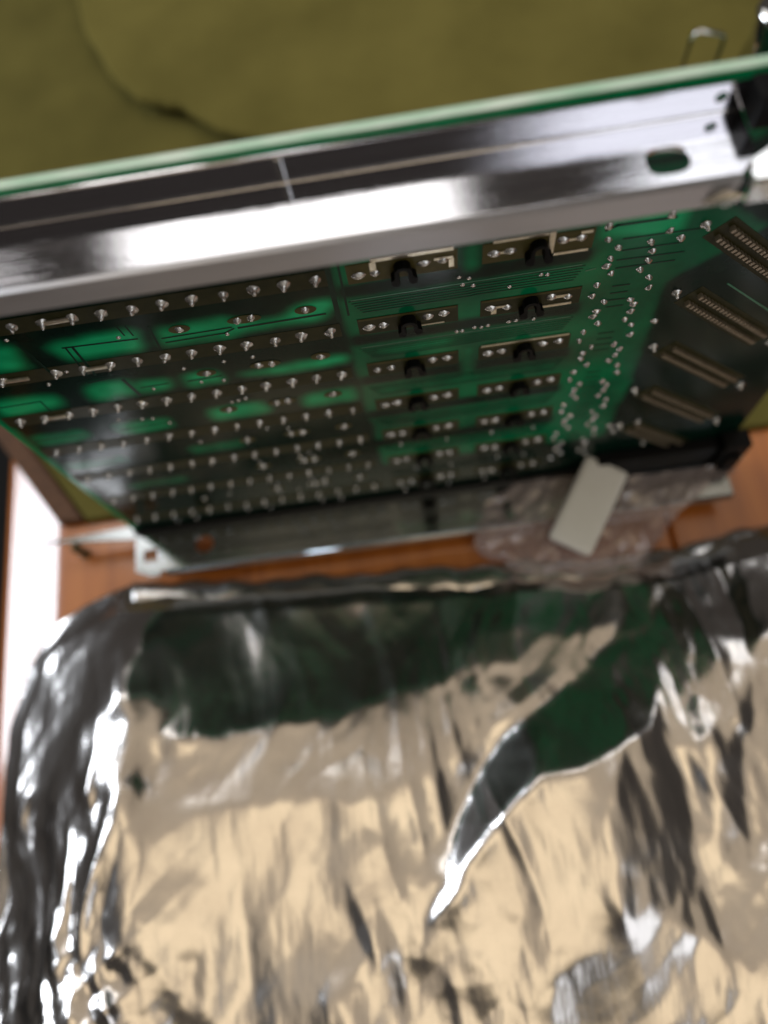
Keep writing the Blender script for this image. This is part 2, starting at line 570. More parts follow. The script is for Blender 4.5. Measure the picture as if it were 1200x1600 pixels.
# solder-mask areas over bare laminate (brighter, backlit glow painted into the green) and over trace fields (middle green)
mids = [
    [(3.2, 14), (62, 14), (62, 6), (74, -4), (60, -16), (61.5, -52), (60, -80), (3.5, -80), (2.6, -20)],
    [(-69, -2), (-55, -2.6), (-53, -12.6), (-69, -13)],
    [(62.5, 12), (92, 12), (92, -8), (74, 6.5), (62.5, 9)],
]
brights = [
    [(44, 16), (66, 16), (66, 27), (44, 27)],
    [(-68.4, -4.6), (-53.5, -5.2), (-54.5, -12.7), (-68.4, -13.2)],
    [(-48.8, -6.6), (-37.8, -5.5), (-31.7, -5.6), (-33.1, -12.0), (-46.9, -12.4), (-48.7, -8.0)],
    [(-28.8, -6.9), (-22.5, -6.2), (-16.9, -6.2), (-11.3, -8.6), (-6.2, -8.4), (-5.2, -6.0), (2.5, -5.7), (3.1, -7.7), (0.7, -8.6), (0.1, -11.1), (-15.8, -11.5), (-16.9, -12.6), (-29.7, -12.3)],
    [(-48.9, -22.7), (-46.4, -20.6), (-39.9, -20.9), (-40.2, -27.0), (-49.7, -27.3)],
    [(-39.0, -22.3), (-32.6, -22.3), (-32.9, -26.5), (-39.2, -26.9)],
    [(-68, -21.7), (-54.6, -22.2), (-54.8, -26.9), (-60.2, -28.0), (-68, -28.4)],
    [(-29.5, -22.3), (-23.5, -22.4), (-22.6, -26.8), (-30.1, -27.3)],
    [(-21.0, -25.2), (-5.8, -23.9), (2.2, -23.1), (2.2, -26.5), (-11.4, -27.0)],
    [(-49.8, -37.6), (-37.7, -37.4), (-37.9, -42.3), (-50.1, -42.5)],
    [(-68, -37.4), (-56, -37.8), (-56.4, -41.7), (-67.8, -42.2)],
    [(-29.8, -37.2), (-18, -36.4), (-16.5, -41.8), (-29.3, -42.4)],
    [(-9, -36.8), (1.8, -36.2), (1.8, -42.2), (-10, -42.2)],
    [(-68, -52.4), (-53.2, -52.0), (-53.5, -56.4), (-67.6, -56.6)],
    [(-40, -52.8), (-26, -52.4), (-26.5, -56.8), (-39, -57)],
    [(-60, -68.2), (-44, -68), (-45, -71.5), (-60, -71.7)],
    [(7.0, -23.5), (22.9, -23.2), (23.2, -25.5), (7.2, -25.8)],
    [(47, -27), (60, -25), (61.2, -46), (52, -47)],
    [(46, 12), (60.5, 12), (60.3, -3), (56, -2), (45.5, -1.6)],
    [(24.0, 3.2), (26.6, 3.2), (26.6, -3.6), (24.0, -3.6)],
    [(24.0, -27), (26.4, -27), (26.4, -41), (24.0, -41)],
    [(5.0, -53), (44, -53), (44, -55.2), (5.0, -55.2)],
    [(5.0, -38.8), (44, -38.2), (44, -40.8), (5.0, -41)],
]
def board_face():
    """solder mask over copper (dark), trace fields (middle) and bare laminate (bright emerald, backlit glow included)"""
    nx, nz = 330, 256
    gx = np.linspace(XL + 0.02, XR - 0.02, nx); gz = np.linspace(ZB + 0.02, ZT - 0.02, nz)
    GX, GZ = np.meshgrid(gx, gz, indexing='ij')
    mid = np.zeros_like(GX)
    for p in mids:
        mid = np.maximum(mid, in_poly(GX, GZ, p).astype(float))
    for j in range(7):
        z = -15.24 * j
        mid[(GX > 3.6) & (GX < 45.6) & (GZ < z - 2.4) & (GZ > z - 6.2)] = 0.0
    mid = blur(mid, 3)
    br = np.zeros_like(GX)
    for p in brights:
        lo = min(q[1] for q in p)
        w = 1.0 if lo > -30 else (0.8 if lo > -45 else 0.4)  # lower patches dimmer: shade near the board's foot put into the colour
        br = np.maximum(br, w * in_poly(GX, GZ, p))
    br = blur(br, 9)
    n1 = vnoise(GX * .11 + 40, GZ * .11 + 60, 81); n2 = vnoise(GX * .35 + 40, GZ * .35 + 60, 82)
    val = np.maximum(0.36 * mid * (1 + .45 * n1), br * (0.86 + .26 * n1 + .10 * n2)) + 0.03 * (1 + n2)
    rim = np.clip(1 - (GX - XL) / 3.0, 0, 1)
    val = np.clip(np.maximum(val, 0.75 * rim), 0, 1)
    verts = np.stack([GX.ravel() - 12, GX.ravel() * 0, GZ.ravel() + 36], 1).tolist()
    fs = []
    for i in range(nx - 1):
        for j in range(nz - 1):
            q = i * nz + j
            fs.append((q, q + nz, q + nz + 1, q + 1))
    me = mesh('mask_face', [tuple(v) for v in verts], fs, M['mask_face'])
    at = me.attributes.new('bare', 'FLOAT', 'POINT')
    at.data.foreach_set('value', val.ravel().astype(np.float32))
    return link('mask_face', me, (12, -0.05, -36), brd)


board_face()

# traces: thin raised copper lines
def ribbon(pts, w):
    vs, fs = [], []
    for i in range(len(pts) - 1):
        a, b_ = Vector(pts[i]), Vector(pts[i + 1])
        d = (b_ - a).normalized(); nn = Vector((-d.y, d.x)) * w / 2
        a = a - d * w / 2; b_ = b_ + d * w / 2
        k = len(vs)
        vs += [(a.x + nn.x, a.y + nn.y), (b_.x + nn.x, b_.y + nn.y), (b_.x - nn.x, b_.y - nn.y), (a.x - nn.x, a.y - nn.y)]
        fs.append((k, k + 1, k + 2, k + 3))
    return vs, fs


def trace(pts, w, mat='trace', y=-0.115):
    vs, fs = ribbon(pts, w)
    c = pts[0]
    n = len(vs)
    v3 = [(x - c[0], 0, z - c[1]) for x, z in vs] + [(x - c[0], 0.025, z - c[1]) for x, z in vs]
    f3 = []
    for f in fs:
        f3.append(f)
        for q in range(4):
            a, b_ = f[q], f[(q + 1) % 4]
            f3.append((b_, a, a + n, b_ + n))
    return link('trace', mesh('trace', v3, f3, M[mat]), (c[0], y, c[1]), brd)


TR = [
    ([(-52.6, -4.2), (-51.5, -17.4)], 0.55), ([(-45.6, -8.3), (-46.0, -17.5)], 0.35), ([(-44.4, -8.4), (-44.6, -17.8)], 0.5),
    ([(-46.0, -8.0), (-33.0, -8.6)], 0.4), ([(-47, -20.2), (-42, -19.6), (-42, -18)], 0.45),
    ([(-40.6, -21), (-39.8, -27.3)], 0.7), ([(-67, -24.4), (-58.5, -24.2), (-58.6, -28.6)], 0.3),
    ([(-28.8, -9.6), (-16.5, -9.4)], 0.35), ([(-28.6, -11.0), (-18, -10.8), (-16.2, -9.9)], 0.35), ([(-15.2, -9.9), (0, -9.6)], 0.5),
    ([(-34.8, -4.4), (-34.6, -7.0)], 0.3), ([(-33.4, -4.6), (-33.2, -7.4)], 0.3), ([(-29.8, -5.8), (-30.3, -13)], 0.4),
    ([(-29.3, -24.8), (-22.8, -24.6)], 0.4), ([(-38.6, -24.6), (-33.2, -24.5)], 0.3),
    ([(-49, -40.2), (-38.2, -40.0)], 0.3), ([(-67.6, -39.6), (-57, -39.8)], 0.3),
    ([(49.5, 4.4), (58.6, 4.4)], 0.55), ([(46.8, 1.2), (48.4, 2.0), (57.4, 1.8)], 0.55),
    ([(50.0, -1.6), (62, -1.9)], 0.35), ([(50.4, -4.6), (60, -4.8)], 0.3), ([(50, -7.0), (61, -7.4)], 0.3), ([(50.2, -9.2), (60, -9.4)], 0.3),
    ([(2.4, 6), (2.2, -12)], 0.9), ([(4.2, 5), (4.0, -11)], 0.4),
]
for j in range(6):
    z = -15.24 * j
    for k in range(6):
        zz = z - 7.3 - 0.72 * k
        TR.append(([(4.6 + 0.4 * k, zz), (24 + k * 0.3, zz + 0.1), (26, zz + 0.25), (44.6 - 0.3 * k, zz + 0.2)], 0.2))
    for k in range(4):
        zz = z - 14.4 - 2.1 * k
        TR.append(([(50.6, zz), (53.4, zz - 0.1)], 0.35))
for pts, w in TR:
    trace(pts, w)
for pts, w in [([(62.6, 11.5), (66, 10.6), (78, -2.2), (90, -14)], 0.55), ([(5, -7.0), (44, -6.7)], 0.3), ([(5, -22.2), (44, -22.0)], 0.3), ([(72, -19), (88, -35)], 0.35), ([(45, -8.6), (46.5, -8.4)], 0.3)]:
    trace(pts, w, 'trace_light')

# solder joints: a few lumpy variants shared by all copies
JOINT = [lathe('solder_joint', [(1.0, -0.02), (0.9, 0.20), (0.55, 0.48), (0.38, 0.8), (0.33, 1.15), (0.18, 1.3), (0, 1.32)], 9, M['solder'], jitter=0.13) for _ in range(5)]
VIA = [lathe('via', [(0.78, -0.02), (0.70, 0.16), (0.42, 0.36), (0.30, 0.55), (0, 0.60)], 8, M['solder'], jitter=0.12) for _ in range(4)]
DOT = [lathe('via', [(0.36, -0.02), (0.33, 0.08), (0.18, 0.2), (0, 0.24)], 7, M['solder'], jitter=0.1) for _ in range(2)]


def put(kind, name, x, z, parent, sx=1.0, sz=1.0, rot=True, y=-0.12):
    o = link(name, random.choice(kind), (x, y, z), parent)
    o.rotation_euler = (random.uniform(-.12, .12), random.uniform(0, 6.28) if rot else 0, random.uniform(-.12, .12))
    o.scale = (sx, 1, sz)
    return o


PADLEN = {}
for j in range(7):
    z = -15.24 * j
    strip = box('connector_strip', (-69.0, 2.0, -0.11, -0.063, z - 2.05, z + 2.05), M['strip'], brd)
    for i in range(14):
        if (j == 1 and i in (11,)):
            continue
        put(JOINT, 'solder_joint', -5.08 * i + random.uniform(-.12, .12), z + random.uniform(-.12, .12), strip, random.uniform(.95, 1.25) * (1 if j < 3 else (.78 if j < 5 else .62)), random.uniform(.95, 1.25) * (1 if j < 3 else (.78 if j < 5 else .62)))
    # solder bridges between the leftmost pins
    for (x0, x1) in {0: [(-45.7, -40.6)], 1: [(-45.7, -40.6), (-63, -56)], 2: [(-60.9, -55.9)]}.get(j, []):
        box('solder_bridge', (x0, x1, -0.62, -0.112, z - 0.42, z + 0.42), M['tin'], strip, 0.18)

# short slots with two-legged latch clips
def clip_mesh():
    bm = bmesh.new()
    outer, inner = [], []
    for k in range(13):
        a = math.pi * k / 12
        outer.append((1.45 * math.cos(a), 1.5 * math.sin(a) + 0.5)); inner.append((0.78 * math.cos(a), 0.80 * math.sin(a) + 0.5))
    right = [(1.5, -0.4), (2.15, -1.0), (2.2, -1.9), (1.75, -2.35), (1.0, -2.3), (0.72, -1.6), (0.8, -0.5)]
    left = [(-x, z) for x, z in right][::-1]
    poly = outer + left[::-1][:0] + [(-1.5, -0.4), (-2.15, -1.0), (-2.2, -1.9), (-1.75, -2.35), (-1.0, -2.3), (-0.72, -1.6), (-0.8, -0.5)] + inner[::-1] + right[::-1]
    n = len(poly)
    f_ = [bm.verts.new((x, -1.7, z)) for x, z in poly]
    b_ = [bm.verts.new((x * 0.96, 0.1, z)) for x, z in poly]
    bm.faces.new(f_); bm.faces.new(b_[::-1])
    for i in range(n):
        k = (i + 1) % n
        bm.faces.new((f_[i], b_[i], b_[k], f_[k]))
    return bm_mesh('latch_clip', bm, M['black'])


CLIP = clip_mesh()
for j in range(7):
    z = -15.24 * j
    for s, (x0, x1) in enumerate(((5.2, 23.2), (27.2, 45.0))):
        st = box('short_slot', (x0, x1, -0.14, -0.087, z - 2.5, z + 2.4), M['strip'] if j else M['strip_light'], brd)
        box('copper_bar', (x0 + 0.2, x1 - 0.3, -0.18, -0.142, z + 1.75, z + 2.3), M['strip_light'], st)
        c = link('latch_clip', CLIP, ((x0 + x1) / 2 + 0.05, -0.16, z - 0.2), st)
        c.rotation_euler = (random.uniform(-.08, .08), random.uniform(-.10, .10), 0)
        for q, dx in enumerate((2.0, 4.6, 12.7, 15.6)):
            put(VIA, 'solder_joint', x0 + dx + random.uniform(-.2, .2), z + random.uniform(-.3, .3) + (0.3 if q > 1 else -0.2), st, random.uniform(1.1, 1.55), random.uniform(.85, 1.1), False, y=-0.18)
        def bar(a, b_, c0, c1, yb=-0.142, yf=-0.34):
            box('solder_bridge', (x0 + a, x0 + b_, yf, yb, z + c0, z + c1), M['tin'], st, 0.08)
        if j == 0 and s == 0:
            bar(4.1, 17.4, 2.42, 3.25); bar(3.8, 4.9, 0.2, 2.38); bar(14.2, 17.3, 0.5, 1.1); bar(16.5, 17.4, -1.7, 0.48)
        if j == 0 and s == 1:
            bar(1.6, 10.4, 2.42, 3.0); bar(10.5, 11.5, -2.2, 3.0); bar(11.6, 17.2, -2.9, -2.25); bar(2.2, 5.0, -0.4, 0.2); bar(12.6, 15.6, 0.2, 0.8); bar(15.5, 17.4, 1.5, 2.2)
        if j == 1:
            bar(8.4 + 2.6, 16.4, -2.3, -1.65) if s else bar(11.0, 15.5, -2.2, -1.9)
            if s: bar(2.0, 4.6, -0.3, 0.3); bar(12.7, 15.6, 0.1, 0.9); bar(1.9, 2.9, -1.9, -0.32)
        if j == 2 and s == 1:
            bar(0.4, 17.4, 2.42, 2.9)

# decoupling joints in every gap between the long strips, with olive pads
for j in range(6):
    z = -15.24 * j - 7.6
    for (x, w) in ((-25.1, 1.9), (-13.7, 3.0), (-3.0, 1.9)):
        pad = prism_xz('bare_pad', ellipse(x, z, w, 1.15, 16), -0.16, -0.118, M['strip_light'], brd)
        xs = (x,) if w < 2 else (x - 1.25, x + 1.25)
        for xx in xs:
            put(VIA, 'solder_joint', xx, z + random.uniform(-.15, .15), pad, 1.15, 1.0, y=-0.165)

# vias beside the connectors, same pattern in every slot
pat = [(47.2, -0.9), (49.6, -3.7), (48.6, -5.9), (48.4, -7.9), (49.7, -10.3), (47.3, -12.9),
       (57.1, -0.9), (54.6, -3.7), (55.7, -5.8), (55.6, -8.0), (54.6, -10.3), (56.7, -12.9)]
for j in range(6):
    for (x, z) in pat:
        put(VIA, 'via', x + random.uniform(-.25, .25), z - 15.24 * j + random.uniform(-.3, .3), brd, random.uniform(.85, 1.15), random.uniform(.65, .85))
for (x, z) in [(47.0, 2.2), (56.7, 2.6), (59.7, 4.2), (59.6, -3.6), (60.9, -27.8), (67.3, -73.9), (62.0, -77.5), (60.4, -73.8), (71.5, -88)]:
    put(VIA, 'via', x, z, brd, 1.1, 0.9)
small = [(-28.6, -20.1), (-20.8, -19.7), (-15.3, -19.7), (-27.0, -25.7), (-22.7, -26.3), (-23.6, -35.1), (-22.2, -34.9), (-20.6, -34.6), (-47.8, -35.6), (-43.2, -36.8), (-41.1, -37.1), (-38.5, -40.1), (-35.8, -7.4), (-17.7, -11.2), (-35.3, -51.0),
         (23.4, -5.0), (25.1, -5.7), (24.0, -7.2), (25.8, -7.9), (32.1, -9.8), (37.3, -7.7), (38.4, -8.0), (22.9, -21.3), (23.9, -21.4), (26.2, -20.9), (27.5, -21.1), (28.7, -20.9), (32.6, -20.7), (33.9, -20.6), (37.2, -20.9), (-53.6, -3.4), (-48.9, -15.3), (-54, -18.6), (-36.5, -25.6)]
for (x, z) in small:
    put(DOT, 'via', x, z, brd, 1.25, 1.25)
for (x, z) in [(-19.5, -48.7), (-15.1, -50.3), (-12.6, -52.5), (-24.8, -51.9), (-13.0, -64.3), (-15.5, -66.2), (-12.4, -67.2), (-3.0, -68.8), (-25.4, -65.8), (-24.4, -80.8), (-24.8, -86.1), (-37.7, -82.6), (-35.9, -95.3), (-15.2, -79.7), (-16.5, -83.8), (-29.9, -96.6), (-19.9, -86.6), (-9.8, -96.7), (-3.5, -84.1), (-11.9, -81.8), (-15.1, -96), (-51.0, -96.4), (-44.7, -83.7), (-56.5, -96.8), (9, -67), (20, -68), (12, -83), (21, -84), (31, -67.5), (41, -68.2), (33, -83), (40, -84), (8, -97), (14, -96.5), (20, -97), (30, -96.4), (38, -97)]:
    put(VIA, 'via', x, z, brd, 0.42, 0.6)

# diagonal connector footprints with two rows of pins
s2 = math.sqrt(0.5)
PIN = bmesh.new()
for k in range(21):
    u = -12.6 + 1.26 * k
    bm_box(PIN, u - 0.36, u + 0.36, -0.95, 0.0, -0.42, 0.42)
PIN = bm_mesh('pin_row', PIN, M['pin'])
for d in range(5):
    z0 = -1.0 - 18.3 * d
    cx, cz = 75.6, z0 - 11.6
    hw, hl = 2.9, 14.6
    poly = [(cx + s2 * (a * hl) + s2 * (b_ * hw), cz - s2 * (a * hl) + s2 * (b_ * hw)) for a, b_ in ((-1, -1), (1, -1), (1, 1), (-1, 1))]
    fp = prism_xz('diagonal_footprint', poly, -0.10, -0.04, M['strip'], brd)
    for off in (-1.27, 1.27):
        o = link('pin_row', PIN, (cx + s2 * off, -0.10, cz + s2 * off), fp)
        o.rotation_euler = (0, math.radians(45), 0)
    put(JOINT, 'solder_joint', 62.9, z0, fp, 0.95, 0.95)
    put(JOINT, 'solder_joint', 88.0, z0 - 23.6, fp, 0.95, 0.95)

# ------------------------------------------------------------------ top rail
XR_END = 60.0
def rail_top():
    bm = plate_bm([(-120, -11.3), (XR_END - 2.4, -11.3), (XR_END, -8.6), (XR_END, -0.2), (-120, -0.2)],
                  [ellipse(49.2, -7.6, 2.8, 2.25, 28, 2.8)], 0.6, lambda u, v, w: (u, v, 22.7 + w))
    merge(bm, plate_bm([(-120, 23.05), (62.0, 23.05), (62.0, 27.55), (-120, 27.55)],
                       [ellipse(56.9, 25.5, 0.85, 0.85, 16)], 0.9, lambda u, v, w: (u, -0.68 + w, v)))
    n = 8                                   # rolled inner corner where flange and plate meet
    arc = [(-1.1 - 0.9 * (1 - math.sin(a)), 23.0 + 0.9 * (1 - math.cos(a))) for a in [math.pi / 2 * k / n for k in range(n + 1)]]
    prev = None
    for y, z in arc:
        cur = (bm.verts.new((-119.9, y, z + 0.01)), bm.verts.new((59.9, y, z + 0.01)))
        if prev: bm.faces.new((prev[0], prev[1], cur[1], cur[0]))
        prev = cur
    for v in bm.verts:
        v.co.z += OZ - 22.5 - OZ
    return bm_mesh('top_rail', bm, M['rail'])


top = link('top_rail', rail_top(), (0, 0, 22.5), brd)
lip = plate_bm([(-120, 18.9), (55.5, 18.9), (57.4, 22.0), (57.4, 22.95), (-120, 22.95)], [], 0.9, lambda u, v, w: (u, -11.75 + w, v - 22.5))
link('rail_lip', bm_mesh('rail_lip', lip, M['lip']), (0, 0, 22.5), top)
box('rail_joint', (-0.75, 0.35, -1.55, -1.12, 23.3, 27.4), M['chrome'], top, 0.1)
# end of the rail: black latch block, bright bent tab and the corner bracket
blk = bmesh.new()
bm_box(blk, -2.6, 3.4, -2.4, 2.2, -2.3, 2.6, 0.5)
bm_box(blk, 0.4, 3.4, -4.6, -2.2, -2.3, 1.2, 0.4)
link('corner_latch', bm_mesh('corner_latch', blk, M['black']), (62.6, -3.0, 25.6), brd)
tab = bmesh.new()
vs = [tab.verts.new(c) for c in ((-2.4, 0, -1.7), (0.8, -0.6, -2.6), (2.4, -2.0, 0.6), (-0.6, -1.2, 1.5))]
tab.faces.new(vs)
bmesh.ops.solidify(tab, geom=tab.faces[:], thickness=0.5)
link('bent_tab', bm_mesh('bent_tab', tab, M['chrome']), (55.5, -12.3, 21.6), brd)
brk = plate_bm([(58.2, -13.6), (75, -13.6), (75, -6.4), (62.6, -6.4), (61.4, -9.0), (58.6, -10.6)], [], 0.9, lambda u, v, w: (u - 62, v, 23.9 - 22.0 + w))
merge(brk, plate_bm([(58.4, 20.0), (75, 20.0), (75, 23.3), (58.4, 23.3)], [], 0.9, lambda u, v, w: (u - 62, -13.1 + w, v - 22.0)))
link('corner_bracket', bm_mesh('corner_bracket', brk, M['chrome']), (62, 0, 22.0), brd)

# parts that stick up from the rear face of the board
tube('wire_loop', [(53.0, 4.0, 24.0), (53.1, 4.0, 30.4), (53.35, 4.0, 30.95), (53.9, 4.0, 31.15), (56.9, 4.2, 29.95), (57.35, 4.2, 29.5), (57.4, 4.2, 28.9), (57.3, 4.2, 23.0)], 0.28, M['chrome'], brd)
canp = [(0, 0), (3.3, 0), (3.3, 0.8), (3.15, 1.0), (3.3, 1.2), (3.3, 8.6), (3.1, 9.1), (2.6, 9.35), (0, 9.2)]
can = lathe('capacitor', canp, 28, M['chrome'], axis='z')
o = link('capacitor', can, (66.2, 8.2, 19.6), brd)
box('capacitor_bracket', (63.5, 69, 2.3, 5.0, 16.0, 19.5), M['black'], o)

# ------------------------------------------------------------------ bottom rail
def rail_bottom():
    bm = plate_bm([(-70.4, -12.2), (-66.2, -13.9), (-63.6, -13.9), (-63.6, -12.6), (60, -13.0), (96, -13.0), (96, 2.6), (-70.4, 2.6)],
                  [[(-68.2, -9.6), (-63.9, -9.6), (-63.9, -6.0), (-68.2, -6.0)], ellipse(-50.6, -6.6, 2.75, 2.6, 24)], 1.0,
                  lambda u, v, w: (u, v, w))
    merge(bm, plate_bm([(-62.0, -2.6), (96, -2.6), (96, -0.15), (-62.0, -0.15)], [], 0.9, lambda u, v, w: (u, -13.0 + w - 0.1, v + 0.45)))
    merge(bm, plate_bm([(-98.5, 0.2), (-70.6, -2.3), (-70.6, 1.6), (-72, 1.6)], [], 0.9, lambda u, v, w: (u, v, w + 0.3)))
    return bm_mesh('bottom_rail', bm, M['rail_dark'])


bot = link('bottom_rail', rail_bottom(), (0, 0, -101.9), brd)
box('foot_strip', (-70.2, 58, -1.3, -0.15, -101.35, -98.6), M['black'], bot, 0.3)  # plain black strip along the foot of the board
box('rail_foot', (-10, -4, -9, -3, -OZ + 0.02, -102.45), M['rail_dark'], bot, 0.3)
box('rail_foot', (70, 76, -9, -3, -OZ + 0.02, -102.45), M['rail_dark'], bot, 0.3)
foot = lathe('standoff', [(0, 0.02), (1.6, 0.02), (1.7, 0.9), (1.15, 1.3), (1.0, 1.4), (1.0, 4.6), (1.5, 4.7), (1.5, 6.2), (0.8, 6.4), (0.8, 7.9), (0, 7.95)], 12, M['brass'], axis='z')
link('standoff', foot, (-89.3, -1.6, -OZ), bot)
cl = bmesh.new()
bm_box(cl, -3.5, 3.5, -2.5, 2.5, -6, 7, 0.6)
bm_box(cl, -2.0, 1.6, -4.0, -2.4, -7.5, 2, 0.5)
o = link('corner_clip', bm_mesh('corner_clip', cl, M['black']), (95.5, -2.6, -94.8), brd)
box('clip_pin', (97.2, 97.7, -6.4, -5.9, -101, -93), M['chrome'], o)
box('edge_bar', (60, 91.5, -3.4, -0.13, -100.5, -90.5), M['black'], brd, 0.5, 'black bar along the lower right edge')  # plain black bar at the board's lower right


# ------------------------------------------------------------------ the metallised bag in front
def tnoise(X, Y, seed):
    """faceted noise: linear over triangles, so it folds along sharp creases"""
    g = np.random.default_rng(seed).uniform(-1, 1, (256, 256))
    xi = np.floor(X).astype(int); yi = np.floor(Y).astype(int)
    fx = X - xi; fy = Y - yi
    q = lambda a, b_: g[(xi + a) % 256, (yi + b_) % 256]
    a, b_, c, d = q(0, 0), q(1, 0), q(1, 1), q(0, 1)
    return np.where(fx > fy, a + fx * (b_ - a) + fy * (c - b_), a + fy * (d - a) + fx * (c - d))


CAMP = np.array([12.3177, -79.4143, 105.3692])
FACET = {   # what each stretch of film leans towards (a point in the room, board millimetres)
    'board': (10, 0, -42), 'board_top': (30, 0, -5), 'ceiling': (60, -650, 1600), 'ceiling_far': (100, 120, 1600), 'gap': (-1200, 400, 840),
    'side': (-1300, -900, 420), 'right_front': (1600, -1200, 350), 'board_left': (-58, 0, -50), 'dark': (-1500, -1500, 900), 'right': (1600, -300, 420), 'left': (-1500, 0, 260),
}
ZONES = [
    ([(-118, -26), (-74, -28), (-71, -72), (-80, -96), (-80, -150), (-122, -150)], 'left', 1.0),
    ([(84, -56), (130, -50), (130, -150), (70, -150), (76, -104)], 'right', 0.5),
    ([(-55.7, -76), (-29.6, -55.6), (15.8, -53.0), (38.4, -55.8), (19.4, -72.4), (-3.9, -78.9)], 'ceiling_far', 0.9),
    ([(-70, -30), (-56.2, -20.0), (-32.9, -20), (25.3, -24), (66, -27), (64, -46.8), (24.3, -42.6), (19.6, -50.2), (-4.6, -57.0), (-31.5, -59.4), (-55.3, -62.4), (-67.5, -58.6)], 'board', 1.2),
    ([(24.3, -43), (62, -46), (48, -52), (36, -56), (20, -50)], 'ceiling_far', 0.7),
    ([(66.1, -46.1), (60.8, -70.8), (45.8, -75.5), (28.8, -82.5), (20, -86), (18, -77.5), (25.9, -69.7), (37.2, -60.1), (49.8, -51.6)], 'board_top', 1.7),
    ([(32, -67), (31, -80), (19, -87), (11, -94.5), (4, -103), (0, -109), (3.5, -101), (7.5, -91), (12.5, -82), (21, -73)], 'board_left', 2.6),
    ([(66, -28), (122, -22), (122, -44), (86, -52), (68, -46)], 'board', 0.9),
    ([(68.8, -73.7), (80.0, -73.4), (74.1, -102.1), (67.6, -100.2)], 'right', 1.2),
    ([(-43, -88), (-45, -99), (-56, -114), (-62, -150), (-92, -150), (-76, -122), (-60, -102)], 'right', 0.5),
    ([(-49, -101), (-41, -104), (-42, -118), (-51, -122)], 'right', 0.6),
    ([(-20, -118), (-8, -112), (-4, -124), (-14, -140)], 'right', 0.6),
    ([(-67.9, -50.9), (-60.8, -50.0), (-62.9, -72.6), (-68.1, -72.1)], 'right', 1.1),
    ([(-91, -42.4), (-84.6, -44.5), (-82.7, -51.6), (-88.0, -48.5)], 'gap', 1.0),
    ([(-86, -75.9), (-80.5, -82), (-82.7, -89.7), (-86.3, -85.3)], 'gap', 1.0),
    ([(-84, -54), (-71, -52), (-70, -70), (-80, -74)], 'ceiling', 0.8),
    ([(47.3, -77.7), (62.5, -79.5), (61.9, -116.7), (41.9, -112.3)], 'right', 0.9),
    ([(-50.0, -100.0), (-42, -105.1), (-41, -116), (-49.3, -121.0)], 'right', 0.5),
]

BX0, BX1, BY0, BY1 = -122.0, 140.0, -215.0, -10.0
NX, NY = 226, 176


def make_bag():
    xs = np.linspace(BX0, BX1, NX); ys = np.linspace(BY0, BY1, NY)
    X, Y = np.meshgrid(xs, ys, indexing='ij')
    hx, hy = xs[1] - xs[0], ys[1] - ys[0]
    Zg = np.full_like(X, -100.0)
    def grad_for(t):
        t = np.array(t)
        a = np.stack([CAMP[0] - X, CAMP[1] - Y, CAMP[2] - Zg]); a /= np.linalg.norm(a, axis=0)
        b_ = np.stack([t[0] - X, t[1] - Y, t[2] - Zg]); b_ /= np.linalg.norm(b_, axis=0)
        n = a + b_
        return np.clip(-n[0] / n[2], -.75, .75), np.clip(-n[1] / n[2], -.75, .75)
    gx, gy = grad_for(FACET['ceiling'])
    gx *= 0.8; gy *= 0.8
    for poly, tgt, w in ZONES:
        mk = np.clip(blur(in_poly(X + 2.2 * vnoise(X * .09, Y * .09, 5) + 1.0 * tnoise(X * .3, Y * .2, 15), Y + 2.2 * vnoise(X * .09, Y * .09, 6) + 1.0 * tnoise(X * .25, Y * .3, 16), poly).astype(float), 1) * min(w, 1.0), 0, 1)
        tx, ty = grad_for(FACET[tgt])
        s = max(1.0, w)
        gx = gx * (1 - mk) + tx * mk * (1 + (s - 1) * .3); gy = gy * (1 - mk) + ty * mk * (1 + (s - 1) * .3)
    # resting shape: low at the sealed far edge, plump in the middle
    far = np.interp(X, [-120, -98, -89, -76, -48, -20, 26, 63, 88, 106, 140], [-40, -24, -18, -13.6, -17, -19, -22, -25, -23, -21, -20])
    left = np.interp(Y, [-215, -120, -65, -43, -33, -22, -10], [-114, -113, -110, -107, -104, -98, -92])
    d_far = np.clip((far - Y) / 60, 0, 1); d_left = np.clip((X - left) / 36, 0, 1)
    h0 = -OZ + 1.2 + 17.0 * np.sqrt(d_far) * (0.10 + 0.90 * d_left)
    edge = np.clip((far - Y) / 7, 0, 1) * np.clip((X - left) / 5, 0, 1)
    lam = 0.0016 + 0.25 * (1 - edge)
    # least-squares surface: its slopes follow gx, gy while it stays near the resting shape
    def div(ax, ay):
        out = np.zeros_like(X)
        out[:-1] -= ax / hx; out[1:] += ax / hx
        out[:, :-1] -= ay / hy; out[:, 1:] += ay / hy
        return out
    gxm = (gx[1:] + gx[:-1]) / 2; gym = (gy[:, 1:] + gy[:, :-1]) / 2
    def Aop(h):
        return div((h[1:] - h[:-1]) / hx, (h[:, 1:] - h[:, :-1]) / hy) + lam * h
    b_ = div(gxm, gym) + lam * h0
    h = h0.copy(); r = b_ - Aop(h); p = r.copy(); rs = (r * r).sum()
    for _ in range(900):
        Ap = Aop(p); al = rs / (p * Ap).sum()
        h = h + al * p; r = r - al * Ap; rn = (r * r).sum()
        if rn < 1e-8: break
        p = r + rn / rs * p; rs = rn
    return xs, ys, h


bxs, bys, bh = make_bag()


